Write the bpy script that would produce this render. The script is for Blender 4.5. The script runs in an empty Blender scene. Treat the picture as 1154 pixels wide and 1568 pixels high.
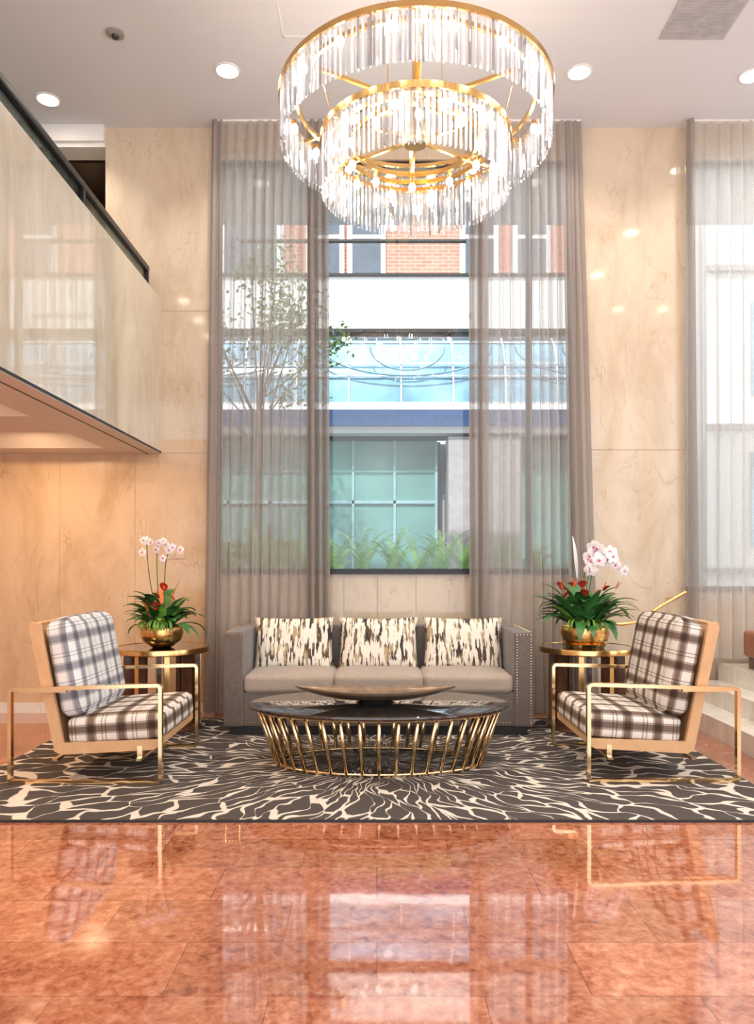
import bpy, bmesh, math, random
from mathutils import Vector, Matrix, Euler
random.seed(7)
S = bpy.context.scene
COL = S.collection

# ------------------------------------------------------------------ materials
def nmat(name):
    m = bpy.data.materials.new(name); m.use_nodes = True
    nt = m.node_tree; nt.nodes.clear()
    out = nt.nodes.new('ShaderNodeOutputMaterial')
    return m, nt, out
def N(nt, t, **kw):
    n = nt.nodes.new(t)
    for k, v in kw.items(): setattr(n, k, v)
    return n
def L(nt, a, b): nt.links.new(a, b)
def ramp(nt, stops, interp='LINEAR'):
    r = N(nt, 'ShaderNodeValToRGB'); cr = r.color_ramp; cr.interpolation = interp
    while len(cr.elements) > 1: cr.elements.remove(cr.elements[-1])
    cr.elements[0].position = stops[0][0]; cr.elements[0].color = (*stops[0][1], 1)
    for p, c in stops[1:]:
        e = cr.elements.new(p); e.color = (*c, 1)
    return r
def math_(nt, op, a, b=None, c=None):
    n = N(nt, 'ShaderNodeMath', operation=op)
    for i, v in enumerate((a, b, c)):
        if v is None: continue
        if isinstance(v, (int, float)): n.inputs[i].default_value = v
        else: L(nt, v, n.inputs[i])
    return n.outputs[0]
def pmat(name, col, rough=.5, metal=0., var=.12, scale=8., bump=0., coat=0., sheen=0., emis=None, es=0., spec=.5):
    m, nt, out = nmat(name)
    p = N(nt, 'ShaderNodeBsdfPrincipled')
    tc = N(nt, 'ShaderNodeTexCoord')
    no = N(nt, 'ShaderNodeTexNoise'); no.inputs['Scale'].default_value = scale; no.inputs['Detail'].default_value = 4
    L(nt, tc.outputs['Object'], no.inputs['Vector'])
    a = tuple(max(0, c*(1-var)) for c in col); b = tuple(min(1, c*(1+var)) for c in col)
    r = ramp(nt, [(.3, a), (.7, b)])
    L(nt, no.outputs['Fac'], r.inputs['Fac']); L(nt, r.outputs['Color'], p.inputs['Base Color'])
    p.inputs['Roughness'].default_value = rough; p.inputs['Metallic'].default_value = metal
    p.inputs['Coat Weight'].default_value = coat; p.inputs['Coat Roughness'].default_value = .04
    p.inputs['Sheen Weight'].default_value = sheen
    p.inputs['Specular IOR Level'].default_value = spec
    if bump:
        bp = N(nt, 'ShaderNodeBump'); bp.inputs['Strength'].default_value = bump; bp.inputs['Distance'].default_value = .01
        n2 = N(nt, 'ShaderNodeTexNoise'); n2.inputs['Scale'].default_value = 220
        L(nt, tc.outputs['Object'], n2.inputs['Vector'])
        L(nt, n2.outputs['Fac'], bp.inputs['Height']); L(nt, bp.outputs['Normal'], p.inputs['Normal'])
    if emis:
        p.inputs['Emission Color'].default_value = (*emis, 1); p.inputs['Emission Strength'].default_value = es
    L(nt, p.outputs[0], out.inputs[0])
    return m
def emat(name, col, s):
    m, nt, out = nmat(name); e = N(nt, 'ShaderNodeEmission')
    e.inputs[0].default_value = (*col, 1); e.inputs[1].default_value = s
    L(nt, e.outputs[0], out.inputs[0]); return m

def marble(name, base, vein, rough=.07, scale=1.3, spec=.5, vs=.5, coat=0.):
    m, nt, out = nmat(name)
    p = N(nt, 'ShaderNodeBsdfPrincipled'); tc = N(nt, 'ShaderNodeTexCoord')
    mp = N(nt, 'ShaderNodeMapping'); mp.inputs['Rotation'].default_value = (.15, .45, .2); mp.inputs['Scale'].default_value = (1.3, 1.3, .5)
    L(nt, tc.outputs['Object'], mp.inputs[0])
    n1 = N(nt, 'ShaderNodeTexNoise'); n1.inputs['Scale'].default_value = scale*1.6; n1.inputs['Detail'].default_value = 12
    n1.inputs['Roughness'].default_value = .68; n1.inputs['Distortion'].default_value = 1.0
    L(nt, mp.outputs[0], n1.inputs['Vector'])
    b2 = tuple(min(1, c*1.07) for c in base); b1 = (base[0]*.80, base[1]*.74, base[2]*.66)
    r1 = ramp(nt, [(.28, b1), (.52, base), (.7, b2)]); L(nt, n1.outputs['Fac'], r1.inputs[0])
    n2 = N(nt, 'ShaderNodeTexNoise'); n2.inputs['Scale'].default_value = scale*1.8; n2.inputs['Detail'].default_value = 6
    n2.inputs['Distortion'].default_value = .7
    L(nt, mp.outputs[0], n2.inputs['Vector'])
    d = math_(nt, 'ABSOLUTE', math_(nt, 'SUBTRACT', n2.outputs['Fac'], .5))
    r2 = ramp(nt, [(0., (1, 1, 1)), (.009, (0, 0, 0))]); L(nt, d, r2.inputs[0])
    n3 = N(nt, 'ShaderNodeTexNoise'); n3.inputs['Scale'].default_value = 2.2; L(nt, tc.outputs['Object'], n3.inputs['Vector'])
    r3 = ramp(nt, [(.38, (0, 0, 0)), (.58, (1, 1, 1))]); L(nt, n3.outputs['Fac'], r3.inputs[0])
    mx = N(nt, 'ShaderNodeMixRGB'); mx.inputs[2].default_value = (*vein, 1)
    L(nt, math_(nt, 'MULTIPLY', math_(nt, 'MULTIPLY', r2.outputs[0], r3.outputs[0]), vs), mx.inputs[0]); L(nt, r1.outputs[0], mx.inputs[1])
    L(nt, mx.outputs[0], p.inputs['Base Color'])
    p.inputs['Roughness'].default_value = rough; p.inputs['Specular IOR Level'].default_value = spec
    p.inputs['Coat Weight'].default_value = coat; p.inputs['Coat Roughness'].default_value = .02
    L(nt, p.outputs[0], out.inputs[0]); return m

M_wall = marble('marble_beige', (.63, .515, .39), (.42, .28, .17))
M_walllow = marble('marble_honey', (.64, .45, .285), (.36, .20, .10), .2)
M_bal = marble('marble_cream', (.63, .57, .46), (.45, .38, .28), .03, spec=1.0, vs=.3, coat=1.)
M_step = marble('marble_white', (.80, .76, .70), (.55, .5, .45), .1)
M_ceil = pmat('ceiling_paint', (.70, .70, .73), .85, var=.02, scale=1)
M_white = pmat('white_paint', (.8, .79, .77), .5, var=.02)
M_dark = pmat('black_metal', (.02, .02, .022), .35, .2)
M_seam = pmat('stone_joint', (.42, .32, .22), .7)
M_gold = pmat('brushed_gold', (.80, .52, .21), .2, 1., var=.06)
M_brass = pmat('polished_champagne_brass', (.84, .62, .36), .14, 1., var=.05)
M_goldcab = pmat('hammered_gold', (.80, .50, .18), .22, 1., var=.25, scale=40)
M_sofa = pmat('taupe_velvet', (.135, .108, .096), .8, var=.12, scale=30, bump=.25, sheen=.3)
M_seat = pmat('taupe_seat_cloth', (.38, .31, .25), .85, var=.06, scale=30, bump=.3, sheen=.2)
M_wood = pmat('dark_walnut', (.13, .055, .03), .3, var=.35, scale=12, coat=.5)
M_leather = pmat('tan_leather', (.66, .39, .20), .4, var=.06, scale=20)
M_top = pmat('smoked_black_glass', (.010, .011, .012), .015, var=.05, coat=1., spec=1.)
M_bronze = pmat('bronze_bowl', (.36, .25, .17), .28, .7, var=.25, scale=14)
M_green = pmat('leaf_green', (.045, .16, .04), .35, var=.5, scale=9)
M_green2 = pmat('leaf_lime', (.20, .40, .06), .45, var=.4, scale=9)
M_fern = pmat('fern_green', (.38, .68, .20), .6, var=.4, scale=6)
M_petal = pmat('orchid_white', (.86, .80, .80), .6, var=.04)
M_petalc = pmat('orchid_throat', (.55, .08, .25), .6)
M_red = pmat('anthurium_red', (.50, .03, .02), .3, var=.15, coat=.6)
M_orange = pmat('bird_of_paradise_orange', (.85, .2, .04), .5)
M_soil = pmat('soil', (.05, .035, .02), .9)
M_bulb = emat('bulb_glow', (1, .88, .70), 26)
M_can = emat('downlight_glow', (1, .86, .66), 25)

def floor_mat():
    m, nt, out = nmat('red_granite_tiles')
    p = N(nt, 'ShaderNodeBsdfPrincipled'); tc = N(nt, 'ShaderNodeTexCoord')
    n1 = N(nt, 'ShaderNodeTexNoise'); n1.inputs['Scale'].default_value = 28; n1.inputs['Detail'].default_value = 7; n1.inputs['Roughness'].default_value = .7
    n1.inputs['Distortion'].default_value = .35
    n4 = N(nt, 'ShaderNodeTexNoise'); n4.inputs['Scale'].default_value = 8; n4.inputs['Detail'].default_value = 5; n4.inputs['Distortion'].default_value = 1.2
    L(nt, tc.outputs['Object'], n1.inputs['Vector'])
    br = N(nt, 'ShaderNodeTexBrick'); br.offset = .5
    br.inputs['Scale'].default_value = 1.; br.inputs['Brick Width'].default_value = .66; br.inputs['Row Height'].default_value = .33
    br.inputs['Mortar Size'].default_value = .0022; br.inputs['Mortar Smooth'].default_value = .1
    br.inputs['Color1'].default_value = (.72, .68, .66, 1); br.inputs['Color2'].default_value = (1.0, 1.0, 1.0, 1)
    br.inputs['Mortar'].default_value = (.50, .42, .38, 1)
    L(nt, tc.outputs['Object'], br.inputs['Vector'])
    va = N(nt, 'ShaderNodeVectorMath', operation='MULTIPLY_ADD'); va.inputs[1].default_value = (3, 5, 0)
    L(nt, br.outputs['Color'], va.inputs[0]); L(nt, tc.outputs['Object'], va.inputs[2]); L(nt, va.outputs[0], n4.inputs['Vector'])
    f = math_(nt, 'ADD', math_(nt, 'MULTIPLY', n1.outputs['Fac'], .65), math_(nt, 'MULTIPLY', n4.outputs['Fac'], .35))
    r1 = ramp(nt, [(.36, (.25, .065, .032)), (.45, (.43, .14, .07)), (.54, (.56, .22, .125)), (.64, (.66, .33, .22))])
    L(nt, f, r1.inputs[0])
    mx = N(nt, 'ShaderNodeMixRGB', blend_type='MULTIPLY'); mx.inputs[0].default_value = 1
    L(nt, r1.outputs[0], mx.inputs[1]); L(nt, br.outputs['Color'], mx.inputs[2])
    L(nt, mx.outputs[0], p.inputs['Base Color'])
    p.inputs['Roughness'].default_value = .04
    p.inputs['Specular IOR Level'].default_value = 1.0
    p.inputs['Coat Weight'].default_value = .6; p.inputs['Coat Roughness'].default_value = .02
    n3 = N(nt, 'ShaderNodeTexNoise'); n3.inputs['Scale'].default_value = 4
    L(nt, tc.outputs['Object'], n3.inputs['Vector'])
    bp = N(nt, 'ShaderNodeBump'); bp.inputs['Strength'].default_value = .015; bp.inputs['Distance'].default_value = .04
    L(nt, n3.outputs['Fac'], bp.inputs['Height'])
    L(nt, bp.outputs['Normal'], p.inputs['Normal'])
    L(nt, p.outputs[0], out.inputs[0]); return m

def rug_mat():
    m, nt, out = nmat('rug_branching_pile')
    p = N(nt, 'ShaderNodeBsdfPrincipled'); tc = N(nt, 'ShaderNodeTexCoord')
    sp = N(nt, 'ShaderNodeSeparateXYZ')
    nz = N(nt, 'ShaderNodeTexNoise'); nz.inputs['Scale'].default_value = 2.6; nz.inputs['Detail'].default_value = 2
    L(nt, tc.outputs['Object'], nz.inputs['Vector'])
    va = N(nt, 'ShaderNodeVectorMath', operation='MULTIPLY_ADD')
    L(nt, nz.outputs['Color'], va.inputs[0]); va.inputs[1].default_value = (.34, .34, 0); L(nt, tc.outputs['Object'], va.inputs[2])
    L(nt, va.outputs[0], sp.inputs[0])
    x = math_(nt, 'SUBTRACT', sp.outputs[0], .27); y = math_(nt, 'SUBTRACT', sp.outputs[1], .12)
    th = math_(nt, 'ARCTAN2', x, math_(nt, 'MULTIPLY', y, -1.))
    rr = math_(nt, 'SQRT', math_(nt, 'ADD', math_(nt, 'MULTIPLY', x, x), math_(nt, 'MULTIPLY', y, y)))
    lr = math_(nt, 'POWER', rr, .95)
    cb = N(nt, 'ShaderNodeCombineXYZ')
    L(nt, math_(nt, 'MULTIPLY', th, 15.0), cb.inputs[0]); L(nt, math_(nt, 'MULTIPLY', lr, 3.7), cb.inputs[1])
    vo = N(nt, 'ShaderNodeTexVoronoi', feature='DISTANCE_TO_EDGE', voronoi_dimensions='2D'); vo.inputs['Scale'].default_value = 1.
    vo.inputs['Randomness'].default_value = 1.
    L(nt, cb.outputs[0], vo.inputs['Vector'])
    # vein width varies: trunks swell, side branches thin out and stop
    nw = N(nt, 'ShaderNodeTexNoise'); nw.inputs['Scale'].default_value = 5.5; nw.inputs['Detail'].default_value = 1
    L(nt, tc.outputs['Object'], nw.inputs['Vector'])
    wr = N(nt, 'ShaderNodeMapRange'); wr.inputs[1].default_value = .36; wr.inputs[2].default_value = .66; wr.inputs[3].default_value = .012; wr.inputs[4].default_value = .13
    L(nt, nw.outputs['Fac'], wr.inputs[0])
    q = math_(nt, 'DIVIDE', vo.outputs['Distance'], wr.outputs[0])
    r = ramp(nt, [(.0, (.66, .60, .52)), (.42, (.66, .60, .52)), (.56, (.060, .048, .043))])
    L(nt, math_(nt, 'MULTIPLY', q, .5), r.inputs[0])
    L(nt, r.outputs[0], p.inputs['Base Color'])
    p.inputs['Roughness'].default_value = .9
    n2 = N(nt, 'ShaderNodeTexNoise'); n2.inputs['Scale'].default_value = 300
    bp = N(nt, 'ShaderNodeBump'); bp.inputs['Strength'].default_value = .4; bp.inputs['Distance'].default_value = .004
    L(nt, n2.outputs['Fac'], bp.inputs['Height']); L(nt, bp.outputs['Normal'], p.inputs['Normal'])
    L(nt, p.outputs[0], out.inputs[0]); return m

def plaid_mat(name, dark, mid, base):
    m, nt, out = nmat(name)
    p = N(nt, 'ShaderNodeBsdfPrincipled'); tc = N(nt, 'ShaderNodeTexCoord')
    sp = N(nt, 'ShaderNodeSeparateXYZ'); L(nt, tc.outputs['Object'], sp.inputs[0])
    sn = N(nt, 'ShaderNodeSeparateXYZ'); L(nt, tc.outputs['Normal'], sn.inputs[0])
    ax = math_(nt, 'GREATER_THAN', math_(nt, 'ABSOLUTE', sn.outputs[0]), .65)
    az = math_(nt, 'GREATER_THAN', math_(nt, 'ABSOLUTE', sn.outputs[2]), .65)
    def mixv(f, a, b):
        return math_(nt, 'ADD', math_(nt, 'MULTIPLY', a, math_(nt, 'SUBTRACT', 1., f)), math_(nt, 'MULTIPLY', b, f))
    u = mixv(ax, sp.outputs[0], sp.outputs[1]); v = mixv(az, sp.outputs[2], sp.outputs[1])
    W = (1, 1, 1)
    def stripes(c, per, off):
        f = math_(nt, 'FRACT', math_(nt, 'ADD', math_(nt, 'DIVIDE', c, per), off))
        r = ramp(nt, [(0, W), (.20, mid), (.27, dark), (.48, mid), (.55, W), (.72, mid), (.76, W), (.84, mid), (.88, W)], 'CONSTANT')
        L(nt, f, r.inputs[0]); return r.outputs[0]
    a = stripes(u, .185, .13); b = stripes(v, .175, .33)
    mx = N(nt, 'ShaderNodeMixRGB', blend_type='MULTIPLY'); mx.inputs[0].default_value = 1.
    L(nt, a, mx.inputs[1]); L(nt, b, mx.inputs[2])
    m2 = N(nt, 'ShaderNodeMixRGB', blend_type='MULTIPLY'); m2.inputs[0].default_value = 1.; m2.inputs[2].default_value = (*base, 1)
    L(nt, mx.outputs[0], m2.inputs[1]); L(nt, m2.outputs[0], p.inputs['Base Color'])
    p.inputs['Roughness'].default_value = .9
    n2 = N(nt, 'ShaderNodeTexNoise'); n2.inputs['Scale'].default_value = 250; L(nt, tc.outputs['Object'], n2.inputs['Vector'])
    bp = N(nt, 'ShaderNodeBump'); bp.inputs['Strength'].default_value = .3; bp.inputs['Distance'].default_value = .004
    L(nt, n2.outputs['Fac'], bp.inputs['Height']); L(nt, bp.outputs['Normal'], p.inputs['Normal'])
    L(nt, p.outputs[0], out.inputs[0]); return m

def pillow_mat():
    m, nt, out = nmat('brushstroke_pillow_cloth')
    p = N(nt, 'ShaderNodeBsdfPrincipled'); tc = N(nt, 'ShaderNodeTexCoord')
    oi = N(nt, 'ShaderNodeObjectInfo')
    ad = N(nt, 'ShaderNodeVectorMath', operation='ADD'); L(nt, tc.outputs['Object'], ad.inputs[0])
    sc = math_(nt, 'MULTIPLY', oi.outputs['Random'], 9.)
    cbx = N(nt, 'ShaderNodeCombineXYZ'); L(nt, sc, cbx.inputs[0]); L(nt, cbx.outputs[0], ad.inputs[1])
    mp = N(nt, 'ShaderNodeMapping'); mp.inputs['Scale'].default_value = (34, 0, 6.5); L(nt, ad.outputs[0], mp.inputs[0])
    n1 = N(nt, 'ShaderNodeTexNoise'); n1.inputs['Scale'].default_value = 1.; n1.inputs['Detail'].default_value = 3; n1.inputs['Roughness'].default_value = .55
    L(nt, mp.outputs[0], n1.inputs['Vector'])
    mp2 = N(nt, 'ShaderNodeMapping'); mp2.inputs['Scale'].default_value = (14, 0, 6); mp2.inputs['Location'].default_value = (5, 0, 3); L(nt, ad.outputs[0], mp2.inputs[0])
    n2 = N(nt, 'ShaderNodeTexNoise'); n2.inputs['Scale'].default_value = 1.; L(nt, mp2.outputs[0], n2.inputs['Vector'])
    k = ramp(nt, [(.51, (0, 0, 0)), (.54, (1, 1, 1))]); L(nt, n1.outputs['Fac'], k.inputs[0])
    c2 = ramp(nt, [(.40, (.04, .03, .024)), (.50, (.13, .085, .055)), (.60, (.46, .35, .20))]); L(nt, n2.outputs['Fac'], c2.inputs[0])
    mx = N(nt, 'ShaderNodeMixRGB'); mx.inputs[1].default_value = (.82, .75, .65, 1)
    L(nt, k.outputs[0], mx.inputs[0]); L(nt, c2.outputs[0], mx.inputs[2])
    L(nt, mx.outputs[0], p.inputs['Base Color']); p.inputs['Roughness'].default_value = .85
    L(nt, p.outputs[0], out.inputs[0]); return m

def sheer_mat(name, col, transp, tlc=.55):
    m, nt, out = nmat(name)
    tc = N(nt, 'ShaderNodeTexCoord')
    no = N(nt, 'ShaderNodeTexNoise'); no.inputs['Scale'].default_value = 60; L(nt, tc.outputs['Object'], no.inputs['Vector'])
    r = ramp(nt, [(.3, tuple(c*.92 for c in col)), (.7, col)]); L(nt, no.outputs['Fac'], r.inputs[0])
    d = N(nt, 'ShaderNodeBsdfDiffuse'); tl = N(nt, 'ShaderNodeBsdfTranslucent'); tr = N(nt, 'ShaderNodeBsdfTransparent')
    L(nt, r.outputs[0], d.inputs[0]); L(nt, r.outputs[0], tl.inputs[0])
    m1 = N(nt, 'ShaderNodeMixShader'); m1.inputs[0].default_value = tlc; L(nt, d.outputs[0], m1.inputs[1]); L(nt, tl.outputs[0], m1.inputs[2])
    lw = N(nt, 'ShaderNodeLayerWeight'); lw.inputs[0].default_value = .5
    f = math_(nt, 'MULTIPLY', math_(nt, 'SUBTRACT', 1., lw.outputs['Facing']), transp)
    m2 = N(nt, 'ShaderNodeMixShader'); L(nt, f, m2.inputs[0]); L(nt, m1.outputs[0], m2.inputs[1]); L(nt, tr.outputs[0], m2.inputs[2])
    L(nt, m2.outputs[0], out.inputs[0]); return m

def glass_mat(name, col, refl=.1, rough=.0):
    m, nt, out = nmat(name)
    tr = N(nt, 'ShaderNodeBsdfTransparent'); tr.inputs[0].default_value = (*col, 1)
    g = N(nt, 'ShaderNodeBsdfGlossy'); g.inputs['Roughness'].default_value = rough
    lw = N(nt, 'ShaderNodeLayerWeight'); lw.inputs[0].default_value = .2
    f = math_(nt, 'ADD', math_(nt, 'MULTIPLY', lw.outputs['Fresnel'], .6), refl)
    mx = N(nt, 'ShaderNodeMixShader'); L(nt, f, mx.inputs[0]); L(nt, tr.outputs[0], mx.inputs[1]); L(nt, g.outputs[0], mx.inputs[2])
    L(nt, mx.outputs[0], out.inputs[0]); return m
def crystal_mat(name, col, t, g_):
    m, nt, out = nmat(name)
    tr = N(nt, 'ShaderNodeBsdfTransparent'); tr.inputs[0].default_value = (*col, 1)
    g = N(nt, 'ShaderNodeBsdfGlossy'); g.inputs['Roughness'].default_value = .08
    tl = N(nt, 'ShaderNodeBsdfTranslucent'); tl.inputs[0].default_value = (.86, .90, .98, 1)
    a = N(nt, 'ShaderNodeMixShader'); a.inputs[0].default_value = g_; L(nt, tl.outputs[0], a.inputs[1]); L(nt, g.outputs[0], a.inputs[2])
    b = N(nt, 'ShaderNodeMixShader'); b.inputs[0].default_value = t; L(nt, a.outputs[0], b.inputs[1]); L(nt, tr.outputs[0], b.inputs[2])
    L(nt, b.outputs[0], out.inputs[0]); return m
def brick_mat():
    m, nt, out = nmat('red_brick')
    p = N(nt, 'ShaderNodeBsdfPrincipled'); tc = N(nt, 'ShaderNodeTexCoord')
    mp = N(nt, 'ShaderNodeMapping'); mp.inputs['Rotation'].default_value = (math.radians(90), 0, 0); L(nt, tc.outputs['Object'], mp.inputs[0])
    br = N(nt, 'ShaderNodeTexBrick'); br.inputs['Scale'].default_value = 1; br.inputs['Brick Width'].default_value = .18; br.inputs['Row Height'].default_value = .06
    br.inputs['Mortar Size'].default_value = .005
    br.inputs['Color1'].default_value = (.40, .16, .11, 1); br.inputs['Color2'].default_value = (.48, .21, .15, 1); br.inputs['Mortar'].default_value = (.5, .36, .32, 1)
    L(nt, mp.outputs[0], br.inputs['Vector']); L(nt, br.outputs['Color'], p.inputs['Base Color']); p.inputs['Roughness'].default_value = .9
    L(nt, p.outputs[0], out.inputs[0]); return m

M_floor = floor_mat(); M_rug = rug_mat(); M_pillow = pillow_mat()
M_plaidA = plaid_mat('plaid_wool_brown', (.24, .18, .15), (.50, .44, .40), (.74, .69, .64))
M_plaidB = plaid_mat('plaid_wool_blue_grey', (.38, .38, .42), (.62, .62, .66), (.76, .75, .74))
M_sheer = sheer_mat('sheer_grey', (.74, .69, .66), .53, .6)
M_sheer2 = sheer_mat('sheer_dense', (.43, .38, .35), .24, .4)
M_sheerR = sheer_mat('sheer_white', (.92, .88, .84), .42, .75)
M_glass = glass_mat('clear_glass', (.95, .97, .97), .03)
M_balglass = glass_mat('green_rail_glass', (.55, .68, .66), .1)
M_c1 = crystal_mat('crystal_clear', (.97, .98, 1.0), .66, .6)
M_c2 = crystal_mat('crystal_pale', (.85, .87, .92), .40, .4)
M_c3 = crystal_mat('crystal_grey', (.56, .56, .59), .5, .8)  # paler and greyer copies of one crystal, mixed in for a streaky look

# ------------------------------------------------------------------ mesh helpers
def empty(name, loc=(0, 0, 0), rz=0):
    e = bpy.data.objects.new(name, None); e.location = loc; e.rotation_euler = (0, 0, rz); e.empty_display_size = .2
    COL.objects.link(e); return e
def mesh(name, bm, mat, parent=None, loc=(0, 0, 0), rot=(0, 0, 0), smooth=False):
    me = bpy.data.meshes.new(name); bm.normal_update(); bm.to_mesh(me); bm.free()
    ob = bpy.data.objects.new(name, me); COL.objects.link(ob)
    for mm in (mat if isinstance(mat, (list, tuple)) else [mat]): me.materials.append(mm)
    ob.location = loc; ob.rotation_euler = rot
    if parent: ob.parent = parent
    if smooth:
        for f in me.polygons: f.use_smooth = True
    return ob
def bbox(bm, x0, x1, y0, y1, z0, z1, mi=0):
    v = [bm.verts.new((x, y, z)) for x in (x0, x1) for y in (y0, y1) for z in (z0, z1)]
    for q in ((0, 1, 3, 2), (4, 6, 7, 5), (0, 4, 5, 1), (2, 3, 7, 6), (0, 2, 6, 4), (1, 5, 7, 3)):
        f = bm.faces.new([v[i] for i in q]); f.material_index = mi
def box(name, x0, x1, y0, y1, z0, z1, mat, parent=None, bevel=0, seg=3, centered=False, rot=(0, 0, 0)):
    bm = bmesh.new()
    if centered or rot != (0, 0, 0):
        c = ((x0+x1)/2, (y0+y1)/2, (z0+z1)/2)
        bbox(bm, x0-c[0], x1-c[0], y0-c[1], y1-c[1], z0-c[2], z1-c[2])
    else:
        c = (0, 0, 0); bbox(bm, x0, x1, y0, y1, z0, z1)
    if bevel: bmesh.ops.bevel(bm, geom=bm.edges[:], offset=bevel, segments=seg, profile=.5, affect='EDGES')
    bmesh.ops.recalc_face_normals(bm, faces=bm.faces[:])
    return mesh(name, bm, mat, parent, c, rot, smooth=False if not bevel else True)
def boxes(name, lst, mat, parent=None):
    bm = bmesh.new()
    for b in lst: bbox(bm, *b)
    bmesh.ops.recalc_face_normals(bm, faces=bm.faces[:])
    return mesh(name, bm, mat, parent)
def lathe(name, prof, mat, parent=None, loc=(0, 0, 0), n=48, sx=1, sy=1, smooth=True):
    bm = bmesh.new(); rings = []
    for r, z in prof:
        if r < 1e-5: rings.append([bm.verts.new((0, 0, z))])
        else: rings.append([bm.verts.new((r*sx*math.cos(2*math.pi*i/n), r*sy*math.sin(2*math.pi*i/n), z)) for i in range(n)])
    for a, b in zip(rings, rings[1:]):
        for i in range(n):
            j = (i+1) % n
            if len(a) == 1 and len(b) == 1: continue
            if len(a) == 1: bm.faces.new((a[0], b[j], b[i]))
            elif len(b) == 1: bm.faces.new((a[i], a[j], b[0]))
            else: bm.faces.new((a[i], a[j], b[j], b[i]))
    bmesh.ops.recalc_face_normals(bm, faces=bm.faces[:])
    ob = mesh(name, bm, mat, parent, loc, smooth=smooth)
    if smooth:
        try: ob.data.set_sharp_from_angle(angle=math.radians(35))
        except Exception: pass
    return ob
def rod(bm, p0, p1, r, n=8, mi=0, r1=None, flat=None):
    p0 = Vector(p0); p1 = Vector(p1); d = (p1-p0)
    q = d.to_track_quat('Z', 'Y'); r1 = r if r1 is None else r1
    A = []; B = []
    for i in range(n):
        a = 2*math.pi*i/n + math.pi/n
        o = Vector((math.cos(a), math.sin(a), 0))
        A.append(bm.verts.new(p0+q @ (o*r))); B.append(bm.verts.new(p1+q @ (o*r1)))
    for i in range(n):
        j = (i+1) % n; f = bm.faces.new((A[i], A[j], B[j], B[i])); f.material_index = mi
    bm.faces.new(A[::-1]).material_index = mi; bm.faces.new(B).material_index = mi
def tube(name, pts, r, mat, parent=None, closed=False, sq=None, res=4):
    cu = bpy.data.curves.new(name, 'CURVE'); cu.dimensions = '3D'
    sp = cu.splines.new('POLY'); sp.points.add(len(pts)-1)
    for i, p in enumerate(pts): sp.points[i].co = (*p, 1)
    sp.use_cyclic_u = closed; cu.bevel_depth = r; cu.bevel_resolution = res; cu.use_fill_caps = True
    ob = bpy.data.objects.new(name, cu); COL.objects.link(ob)
    dg = bpy.context.evaluated_depsgraph_get(); me = bpy.data.meshes.new_from_object(ob.evaluated_get(dg))
    bpy.data.objects.remove(ob); me.materials.clear(); me.materials.append(mat)
    o2 = bpy.data.objects.new(name, me); COL.objects.link(o2)
    for f in me.polygons: f.use_smooth = True
    if parent: o2.parent = parent
    return o2
def softbox(name, sx, sy, sz, mat, parent, loc, rot=(0, 0, 0), r=.05, bulge=.02):
    bm = bmesh.new(); bmesh.ops.create_cube(bm, size=1)
    bmesh.ops.subdivide_edges(bm, edges=bm.edges[:], cuts=22, use_grid_fill=True)
    for v in bm.verts:
        u, w, t = v.co.x*2, v.co.y*2, v.co.z*2
        p = Vector((v.co.x*sx, v.co.y*sy, v.co.z*sz))
        h = Vector((sx/2, sy/2, sz/2))
        c = Vector([max(-h[i]+r, min(h[i]-r, p[i])) for i in range(3)])
        d = p-c
        if sum(abs(x) > 1e-6 for x in d) > 1:
            p = c+d.normalized()*min(d.length, r)
        f = lambda q: 1-q**4
        p.z += bulge*t*f(u)*f(w); p.x += bulge*u*.6*f(t)*f(w); p.y += bulge*w*.4*f(t)*f(u)
        v.co = p
    return mesh(name, bm, mat, parent, loc, rot, smooth=True)
def pillow(name, w, h, t, mat, parent, loc, rot):
    bm = bmesh.new(); n = 22
    for s in (1, -1):
        g = [[None]*(n+1) for _ in range(n+1)]
        for i in range(n+1):
            for j in range(n+1):
                u = -1+2*i/n; v = -1+2*j/n
                x = u*w/2*(1-.05*(1-v*v)*abs(u)); z = v*h/2*(1-.07*(1-u*u)*abs(v))
                y = s*t/2*(max(0, (1-u**4)*(1-v**4)))**.5*(1+.06*math.sin(7*u+3*v)*.5)
                g[i][j] = bm.verts.new((x, y, z))
        for i in range(n):
            for j in range(n):
                q = (g[i][j], g[i+1][j], g[i+1][j+1], g[i][j+1]); bm.faces.new(q if s < 0 else q[::-1])
    bmesh.ops.remove_doubles(bm, verts=bm.verts[:], dist=1e-5)
    return mesh(name, bm, mat, parent, loc, rot, smooth=True)

WY = 6.76; CH = 5.247
# ------------------------------------------------------------------ shell
box('floor', -5, 5.4, -5, 6.9, -.1, 0, M_floor)
e = empty('ceiling')
box('ceiling_slab', -5.15, 5.55, -5, 8.7, CH, CH+.15, M_ceil, e)
e = empty('wall_back')
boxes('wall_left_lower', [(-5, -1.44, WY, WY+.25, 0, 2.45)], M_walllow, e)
boxes('wall_left_upper', [(-2.434, -1.44, WY, WY+.25, 2.45, CH)], M_wall, e)
boxes('wall_right_panel', [(1.79, 2.77, WY, WY+.25, 0, CH)], M_wall, e)
boxes('wall_under_window', [(-1.44, 1.79, WY+.04, WY+.25, 0, 1.24), (2.77, 5.4, WY+.04, WY+.25, 0, 1.08)], M_wall, e)
boxes('wall_header', [(-1.44, 1.79, WY+.04, WY+.25, 4.98, CH), (2.77, 5.4, WY+.04, WY+.25, 4.98, CH)], M_wall, e)
sm = []
for x in (-2.845, -2.17): sm.append((x-.002, x+.002, WY-.0015, WY, 0, 2.32))
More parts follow.
